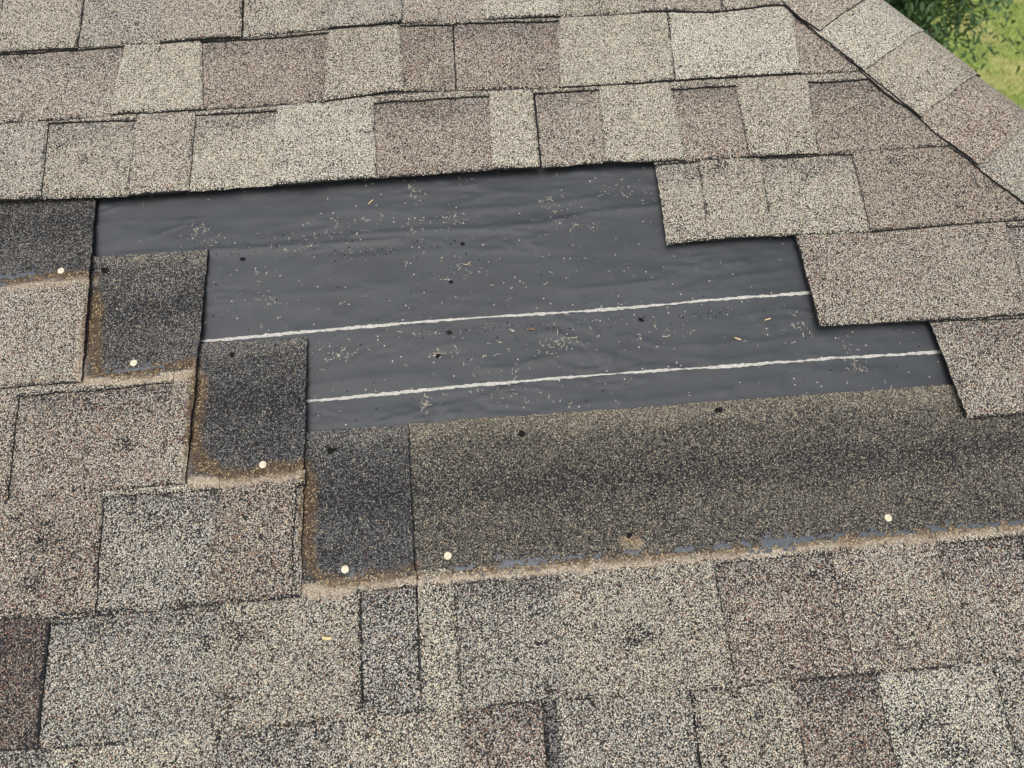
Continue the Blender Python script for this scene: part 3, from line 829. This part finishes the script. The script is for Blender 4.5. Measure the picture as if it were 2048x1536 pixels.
caps = caps + list(zip(ends, ['pink', 'light', 'beige', 'red'])) + [(ends[3] + .115 * i, c) for i, c in ((1, 'grey'), (2, 'pink'), (3, 'beige'), (4, 'light'), (5, 'beige'), (6, 'red'), (7, 'grey'), (8, 'beige'))]
for i, (e, c) in enumerate(caps):
    cap(e - 0.30, e, c, i * 3 + 1, step=0.005 if 2 < i < 10 else 0.012)

# the slope beyond the hip, seen only from other positions: its own courses running the other way
far = bpy.data.objects.new('far_slope', None)
yl = (W.to_3x3().inverted() @ Vector((0, 1, 0))).normalized()          # course direction of that slope, slope frame
dn = n2.cross(yl).normalized()
if (W.to_3x3() @ dn).z > 0: dn = -dn
def far_course(i):
    # strip i: bounded by the hip line at one end
    w0, w1 = i * EXPO, (i + 1) * EXPO + 0.004
    org = Vector((*crest_pt(-0.9), 0.0))
    # point on the hip at fall w: org + hv * t with (hv . dn) * t = w
    hd = hv.dot(dn)
    a, b = org + hv * (w0 / hd), org + hv * (w1 / hd)
    off0, off1 = n2 * 0.006, n2 * 0.0125
    q0, q1 = a + yl * 0.0, a + yl * 3.0
    q2, q3 = b + yl * 3.0, b + yl * 0.0
    vv = [q0 + off0, q1 + off0, q2 + off1, q3 + off1]; vv += [p - n2 * 0.004 for p in vv]
    me = mesh('shingle', [tuple(p) for p in vv], [(0, 1, 2, 3), (4, 7, 6, 5), (3, 2, 6, 7), (0, 3, 7, 4), (1, 0, 4, 5), (2, 1, 5, 6)], [M_GRAN])
    c = random.choice(COLS)
    vcol(me, 'tint', np.tile(TINT[c], (8, 1))); vcol(me, 'blend', np.tile([REDS[c], DARK[c], 0.0, CREAM[c]], (8, 1))); vcol(me, 'wear', np.zeros((8, 3)))
    return link_obj('shingle', me, roof)
for i in range(0, 13): far_course(i)

# ------------------------------------------------------------------ loose granules and scuffs on the underlayment
def in_hole(u, v):
    # bare underlayment, kept clear of the shingles
    return -0.29 < u < 0.85 and -0.70 < v < -0.27
def scatter_gran():
    V_, F_ = [], []; MI = []
    oc = [(1, 0, 0), (-1, 0, 0), (0, 1, 0), (0, -1, 0), (0, 0, 1), (0, 0, -1)]
    fc = [(0, 2, 4), (2, 1, 4), (1, 3, 4), (3, 0, 4), (2, 0, 5), (1, 2, 5), (3, 1, 5), (0, 3, 5)]
    clusters = [(760, 500, .10, .016, 90), (560, 490, .08, .012, 50), (930, 660, .09, .006, 70), (1180, 650, .12, .008, 40), (1450, 625, .08, .008, 40),
                (660, 690, .05, .012, 25), (920, 540, .05, .02, 30), (1000, 600, .4, .15, 170), (700, 800, .1, .03, 30), (1600, 720, .12, .04, 30), (450, 600, .06, .06, 25)]
    for x, y, su, sv, n in clusters:
        c = at(x, y, 0.0)
        for _ in range(n):
            u, v = random.gauss(c[0], su * .6), random.gauss(c[1], sv * .6) + 0.0
            v += (u - c[0]) * 0.02
            if not in_hole(u, v): continue
            r = random.choice([.0006, .0007, .0009, .0012]); z = uz(u, v) + r * .6
            b = len(V_)
            for p in oc: V_.append((u + p[0] * r * random.uniform(.7, 1.2), v + p[1] * r * random.uniform(.7, 1.2), z + p[2] * r * random.uniform(.6, 1)))
            m = random.choices([0, 1, 2], [5, 3, 2])[0]
            for f in fc: F_.append(tuple(b + i for i in f)); MI.append(m)
    o = link_obj('loose_granules', mesh('loose_granules', V_, F_, [M_HOLE, M_GREYCHIP, M_FLECK], MI), roof)
    o['kind'] = 'stuff'
scatter_gran()
def scatter_flecks():
    V_, F_ = [], []
    cl = [(830, 385, .012, .016, 45), (410, 475, .02, .022, 50), (395, 455, .012, .012, 25), (880, 440, .04, .016, 70), (1110, 410, .022, .02, 50), (1225, 385, .03, .014, 40),
          (1150, 450, .03, .006, 30), (715, 440, .05, .02, 50), (735, 365, .006, .010, 18), (1310, 385, .012, .008, 16), (1130, 685, .022, .007, 55), (1125, 690, .05, .02, 60),
          (878, 706, .006, .006, 30), (905, 705, .005, .005, 15), (685, 715, .022, .010, 45), (850, 805, .008, .010, 55), (1000, 760, .05, .03, 80), (1060, 800, .07, .012, 35),
          (1600, 650, .016, .012, 45), (1700, 700, .010, .02, 40), (1715, 735, .014, .006, 40), (1740, 780, .03, .012, 25), (530, 600, .012, .02, 22), (520, 550, .01, .03, 16),
          (1370, 660, .05, .01, 30), (690, 470, .08, .006, 40), (570, 500, .05, .004, 30), (300, 395, .03, .01, 14), (880, 350, .05, .01, 16), (1000, 570, .4, .16, 200), (650, 720, .1, .04, 40), (920, 545, .03, .02, 35), (1200, 500, .1, .06, 30)]
    for x, y, su, sv, n in cl:
        c = at(x, y, 0.0)
        done = 0
        while done < n:
            u, v = random.gauss(c[0], su * .6), random.gauss(c[1], sv * .6)
            a = random.choice([random.gauss(0.1, .5), random.gauss(1.9, .4)])
            for _ in range(random.choice([1, 1, 1, 2, 3, 4])):
                done += 1
                a += random.gauss(0, .8)
                u += math.cos(a) * random.uniform(.0008, .003); v += math.sin(a) * random.uniform(.0008, .003)
                if not in_hole(u, v): continue
                al = a + random.gauss(0, .5); L = random.choice([.0004, .0006, .0009, .0013, .0022]); w = random.uniform(.00018, .00055)
                z = uz(u, v) + 0.0005; ca, sa = math.cos(al), math.sin(al); b = len(V_)
                for p, q in ((-L, -w * .3), (-L * .2, -w), (L, -w * .2), (L * .6, w), (-L * .5, w * .8)):
                    V_.append((u + p * ca - q * sa, v + p * sa + q * ca, z))
                F_.append((b, b + 1, b + 2, b + 3, b + 4))
    o = link_obj('scuff_flecks', mesh('scuff_flecks', V_, F_, [M_FLECK]), roof)
    o['kind'] = 'stuff'
scatter_flecks()

# ------------------------------------------------------------------ small loose things lying on the roof
def bit(name, px, py, length, width, thick, ang, mat, label, cat, curve=0.0, k=None, group=None):
    u, v = at(px, py, 0.002 if k is None else 0.014)
    z = uz(u, v) + thick * .8 if k is None else float(top_z(k, np.array(u), np.array(v))) + thick * .8
    V_, F_ = [], []; n, m = 7, 6
    for i in range(n + 1):
        t = i / n - .5; w = (1 - (2 * abs(t)) ** 4 * .6)
        for j in range(m):
            a = 2 * math.pi * j / m
            V_.append((t * length, curve * (t * t * 4) + math.cos(a) * width * .5 * w, math.sin(a) * thick * .5 * w + curve * .3 * t * t * 4))
    for i in range(n):
        for j in range(m): F_.append((i * m + j, i * m + (j + 1) % m, (i + 1) * m + (j + 1) % m, (i + 1) * m + j))
    F_.append(list(range(m))[::-1]); F_.append([n * m + j for j in range(m)])
    o = link_obj(name, mesh(name, V_, F_, [mat], smooth=True))
    o.matrix_world = W @ Matrix.Translation((u, v, z)) @ Matrix.Rotation(ang, 4, 'Z')
    o['label'] = label; o['category'] = cat
    if group: o['group'] = group
    return o
SG = 'bits of dry straw on the roof'
bit('straw', 1477, 676, .0095, .0022, .0016, -0.45, M_STRAW, 'yellow straw piece on underlayment between the two white lines, lower of two near right', 'straw', group=SG)
bit('straw', 1536, 638, .0095, .0022, .0016, 0.25, M_STRAW, 'yellow straw piece on underlayment just below the upper white line, near the right', 'straw', group=SG)
bit('straw', 552, 680, .0095, .0018, .0014, 0.25, M_STRAW, 'yellow straw piece at the top edge of a dark headlap below white line', 'straw', group=SG)
bit('straw', 741, 403, .0110, .0018, .0016, 0.75, M_STRAW, 'small tan straw piece near the top of the bare underlayment', 'straw', group=SG)
bit('straw', 935, 527, .0110, .0012, .0012, 0.3, M_STRAW, 'thin curved tan straw fibre in the middle of the bare underlayment', 'straw', .0025, group=SG)
bit('bark_chip', 1062, 657, .0130, .0036, .0022, -0.05, M_BARK, 'brown bark chip on underlayment below the upper white line', 'bark chip')
bit('bark_chip', 1024, 659, .0085, .0036, .0022, -0.5, M_GREYCHIP, 'grey and black bark chip left of the brown one on the underlayment', 'bark chip')
bit('leaf_scrap', 655, 1277, .0120, .0042, .0012, -0.15, M_STRAW, 'small yellow leaf scrap lying on the shingles below the dark strip', 'leaf scrap', .001, k=7)

# ------------------------------------------------------------------ lawn
def lawn_material():
    k = NT('lawn')
    co = k.n('ShaderNodeTexCoord').outputs['Object']
    big = k.noise(co, 0.55, 5, 0.6); mid = k.noise(co, 3.0, 5, 0.65); fine = k.noise(co, 40.0, 3, 0.6)
    col = k.mix(k.ramp(mid, 0.35, 0.65), (0.15, 0.21, 0.040), (0.23, 0.28, 0.065))
    col = k.mix(k.ramp(big, 0.50, 0.68, 0, 0.75), col, (0.36, 0.32, 0.13))
    col = k.mix(k.ramp(fine, 0.35, 0.7, 0.0, 0.55), (0.05, 0.075, 0.018), col, ) if False else col
    k.l(col, k.b.inputs['Base Color']); k.b.inputs['Roughness'].default_value = 0.95
    bp = k.n('ShaderNodeBump'); bp.inputs['Distance'].default_value = 0.03; k.l(fine, bp.inputs['Height']); k.l(bp.outputs[0], k.b.inputs['Normal'])
    return k.m
M_LAWN = lawn_material()
g = link_obj('lawn', mesh('lawn', [(-400, -400, 0), (400, -400, 0), (400, 400, 0), (-400, 400, 0)], [(0, 1, 2, 3)], [M_LAWN])); g['kind'] = 'structure'
def blade_material(name, a, b, c):
    k = NT(name)
    co = k.n('ShaderNodeTexCoord').outputs['Object']
    rnd = k.n('ShaderNodeNewGeometry').outputs['Random Per Island']
    big = k.noise(co, 0.55, 5, 0.6)
    col = k.mix(rnd, a, b); col = k.mix(k.ramp(big, 0.50, 0.68, 0, 0.75), col, c)
    k.l(col, k.b.inputs['Base Color']); k.b.inputs['Roughness'].default_value = 0.6
    tr = k.n('ShaderNodeBsdfTranslucent'); k.l(col, tr.inputs['Color'])
    ms = k.n('ShaderNodeMixShader'); ms.inputs[0].default_value = 0.35
    k.l(k.b.outputs[0], ms.inputs[1]); k.l(tr.outputs[0], ms.inputs[2]); k.l(ms.outputs[0], k.out.inputs['Surface'])
    return k.m
M_BLADE = blade_material('grass_blades', (0.16, 0.225, 0.045), (0.32, 0.38, 0.11), (0.42, 0.38, 0.17))
def grass():
    n = 110000
    x = rng.uniform(5.5, 15.5, n); y = rng.uniform(5.5, 20.0, n)
    keep = (vnoise(x * 2.2, y * 2.2, 7) + 0.35 * vnoise(x * 7, y * 7, 9)) > 0.22
    x, y = x[keep], y[keep]; n = len(x)
    a = rng.uniform(0, 6.28, n); h = rng.uniform(.03, .085, n); w = rng.uniform(.006, .012, n); lx = rng.normal(0, .03, n); ly = rng.normal(0, .03, n)
    P = np.zeros((n, 3, 3))
    P[:, 0] = np.stack([x - np.cos(a) * w, y - np.sin(a) * w, 0 * x], -1); P[:, 1] = np.stack([x + np.cos(a) * w, y + np.sin(a) * w, 0 * x], -1)
    P[:, 2] = np.stack([x + lx, y + ly, h], -1)
    me = bpy.data.meshes.new('grass'); me.vertices.add(3 * n); me.vertices.foreach_set('co', P.ravel())
    me.loops.add(3 * n); me.loops.foreach_set('vertex_index', np.arange(3 * n, dtype=np.int32))
    me.polygons.add(n); me.polygons.foreach_set('loop_start', np.arange(0, 3 * n, 3, dtype=np.int32)); me.polygons.foreach_set('loop_total', np.full(n, 3, np.int32))
    me.materials.append(M_BLADE); me.update(); me.validate()
    o = link_obj('grass', me); o['kind'] = 'stuff'; o['label'] = 'short patchy green grass of the lawn'; o['category'] = 'grass'
grass()

# ------------------------------------------------------------------ tree beyond the hip
M_LEAF = blade_material('tree_leaves', (0.024, 0.062, 0.020), (0.060, 0.120, 0.036), (0.045, 0.098, 0.030))
M_TRUNK = make_simple('tree_bark', (0.10, 0.08, 0.06), 0.9, 0.4, 20, 0.01)
def tree():
    camw = (W @ m3).translation
    def ray(x, y, dist):
        d = RM @ np.array([(x - 1024) / FPX, -(y - 768) / FPX, -1.0]); dw = W.to_3x3() @ Vector(d); dw.normalize(); return camw + dw * dist
    ctr = ray(1690, -110, 8.0)
    base = Vector((ctr.x - 0.25, ctr.y + 0.2, 0))
    t = bpy.data.objects.new('tree', None); C.objects.link(t); t.location = base
    t['label'] = 'leafy green tree standing on the lawn beyond the roof hip'; t['category'] = 'tree'
    rg = random.Random(5)
    # trunk and limbs as tapered tubes
    V_, F_ = [], []
    def tube(pts, r0, r1, m=7):
        b = len(V_); n = len(pts)
        for i, p in enumerate(pts):
            r = r0 + (r1 - r0) * i / (n - 1); d = (pts[min(i + 1, n - 1)] - pts[max(i - 1, 0)]).normalized()
            s = d.cross(Vector((0.3, 1, 0.2))).normalized(); q = d.cross(s)
            for j in range(m): a = 2 * math.pi * j / m; V_.append(tuple(p + s * math.cos(a) * r + q * math.sin(a) * r))
        for i in range(n - 1):
            for j in range(m): F_.append((b + i * m + j, b + i * m + (j + 1) % m, b + (i + 1) * m + (j + 1) % m, b + (i + 1) * m + j))
    rel = ctr - base
    top = Vector((rel.x, rel.y, rel.z + 0.5))
    tr = [Vector((0, 0, -0.05)), Vector((0.04, -0.03, 0.8)), Vector((0.02, 0.03, 1.6)), Vector((rel.x * .5, rel.y * .5, rel.z * .8)), top]
    tube(tr, .13, .05)
    tips = []
    for i in range(95):
        # limb tips over an egg-shaped crown with uneven radius
        th = rg.uniform(0, 2 * math.pi); cz = rg.uniform(-0.95, 0.95); R_ = rg.uniform(0.85, 1.15)
        rad = 1.30 * math.sqrt(1 - cz * cz) * R_
        tip = Vector((rel.x + rad * math.cos(th), rel.y + rad * math.sin(th), rel.z + 0.05 + 1.25 * cz * R_))
        st = tr[3].lerp(top, rg.random()); mid = st.lerp(tip, .55) + Vector((0, 0, .18))
        tube([st, mid, tip + Vector((0, 0, -.05))], .03, .006, 5); tips.append((st, mid, tip))
    tk = link_obj('trunk', mesh('trunk', V_, F_, [M_TRUNK], smooth=True), t)
    # leaves: clumps of pinnate sprays along the limbs
    LV, LF = [], []
    def leaf(p, d, up, L, w):
        s = d.cross(up).normalized(); b = len(LV)
        dr = Vector((0, 0, -1))
        LV.extend([tuple(p), tuple(p + d * L * .45 + s * w), tuple(p + d * L + dr * L * .18), tuple(p + d * L * .45 - s * w), tuple(p + d * L * .45 + dr * w * .35)])
        LF.append((b, b + 4, b + 1)); LF.append((b + 4, b + 2, b + 1)); LF.append((b, b + 3, b + 4)); LF.append((b + 4, b + 3, b + 2))
    for st, mid, tip in tips:
        for c in range(30):
            f = rg.uniform(.35, 1.05); base_p = (mid.lerp(tip, (f - .5) * 2) if f > .5 else st.lerp(mid, f * 2)) + Vector((rg.gauss(0, .17), rg.gauss(0, .17), rg.gauss(0, .15)))
            az = rg.uniform(0, 6.28); d = Vector((math.cos(az), math.sin(az), rg.uniform(-.9, .25))).normalized()
            for q in range(13):
                p = base_p + d * (.032 * q) + Vector((rg.gauss(0, .012), rg.gauss(0, .012), -.0012 * q * q))
                sd = d.cross(Vector((0, 0, 1))).normalized() * (1 if q % 2 else -1)
                ld = (sd + d * .6 + Vector((rg.gauss(0, .35), rg.gauss(0, .35), rg.uniform(-.7, .2)))).normalized()
                leaf(p, ld, Vector((rg.gauss(0, .3), rg.gauss(0, .3), 1)), rg.uniform(.055, .095), rg.uniform(.013, .021))
    cr = link_obj('crown', mesh('crown', LV, LF, [M_LEAF]), t)
tree()
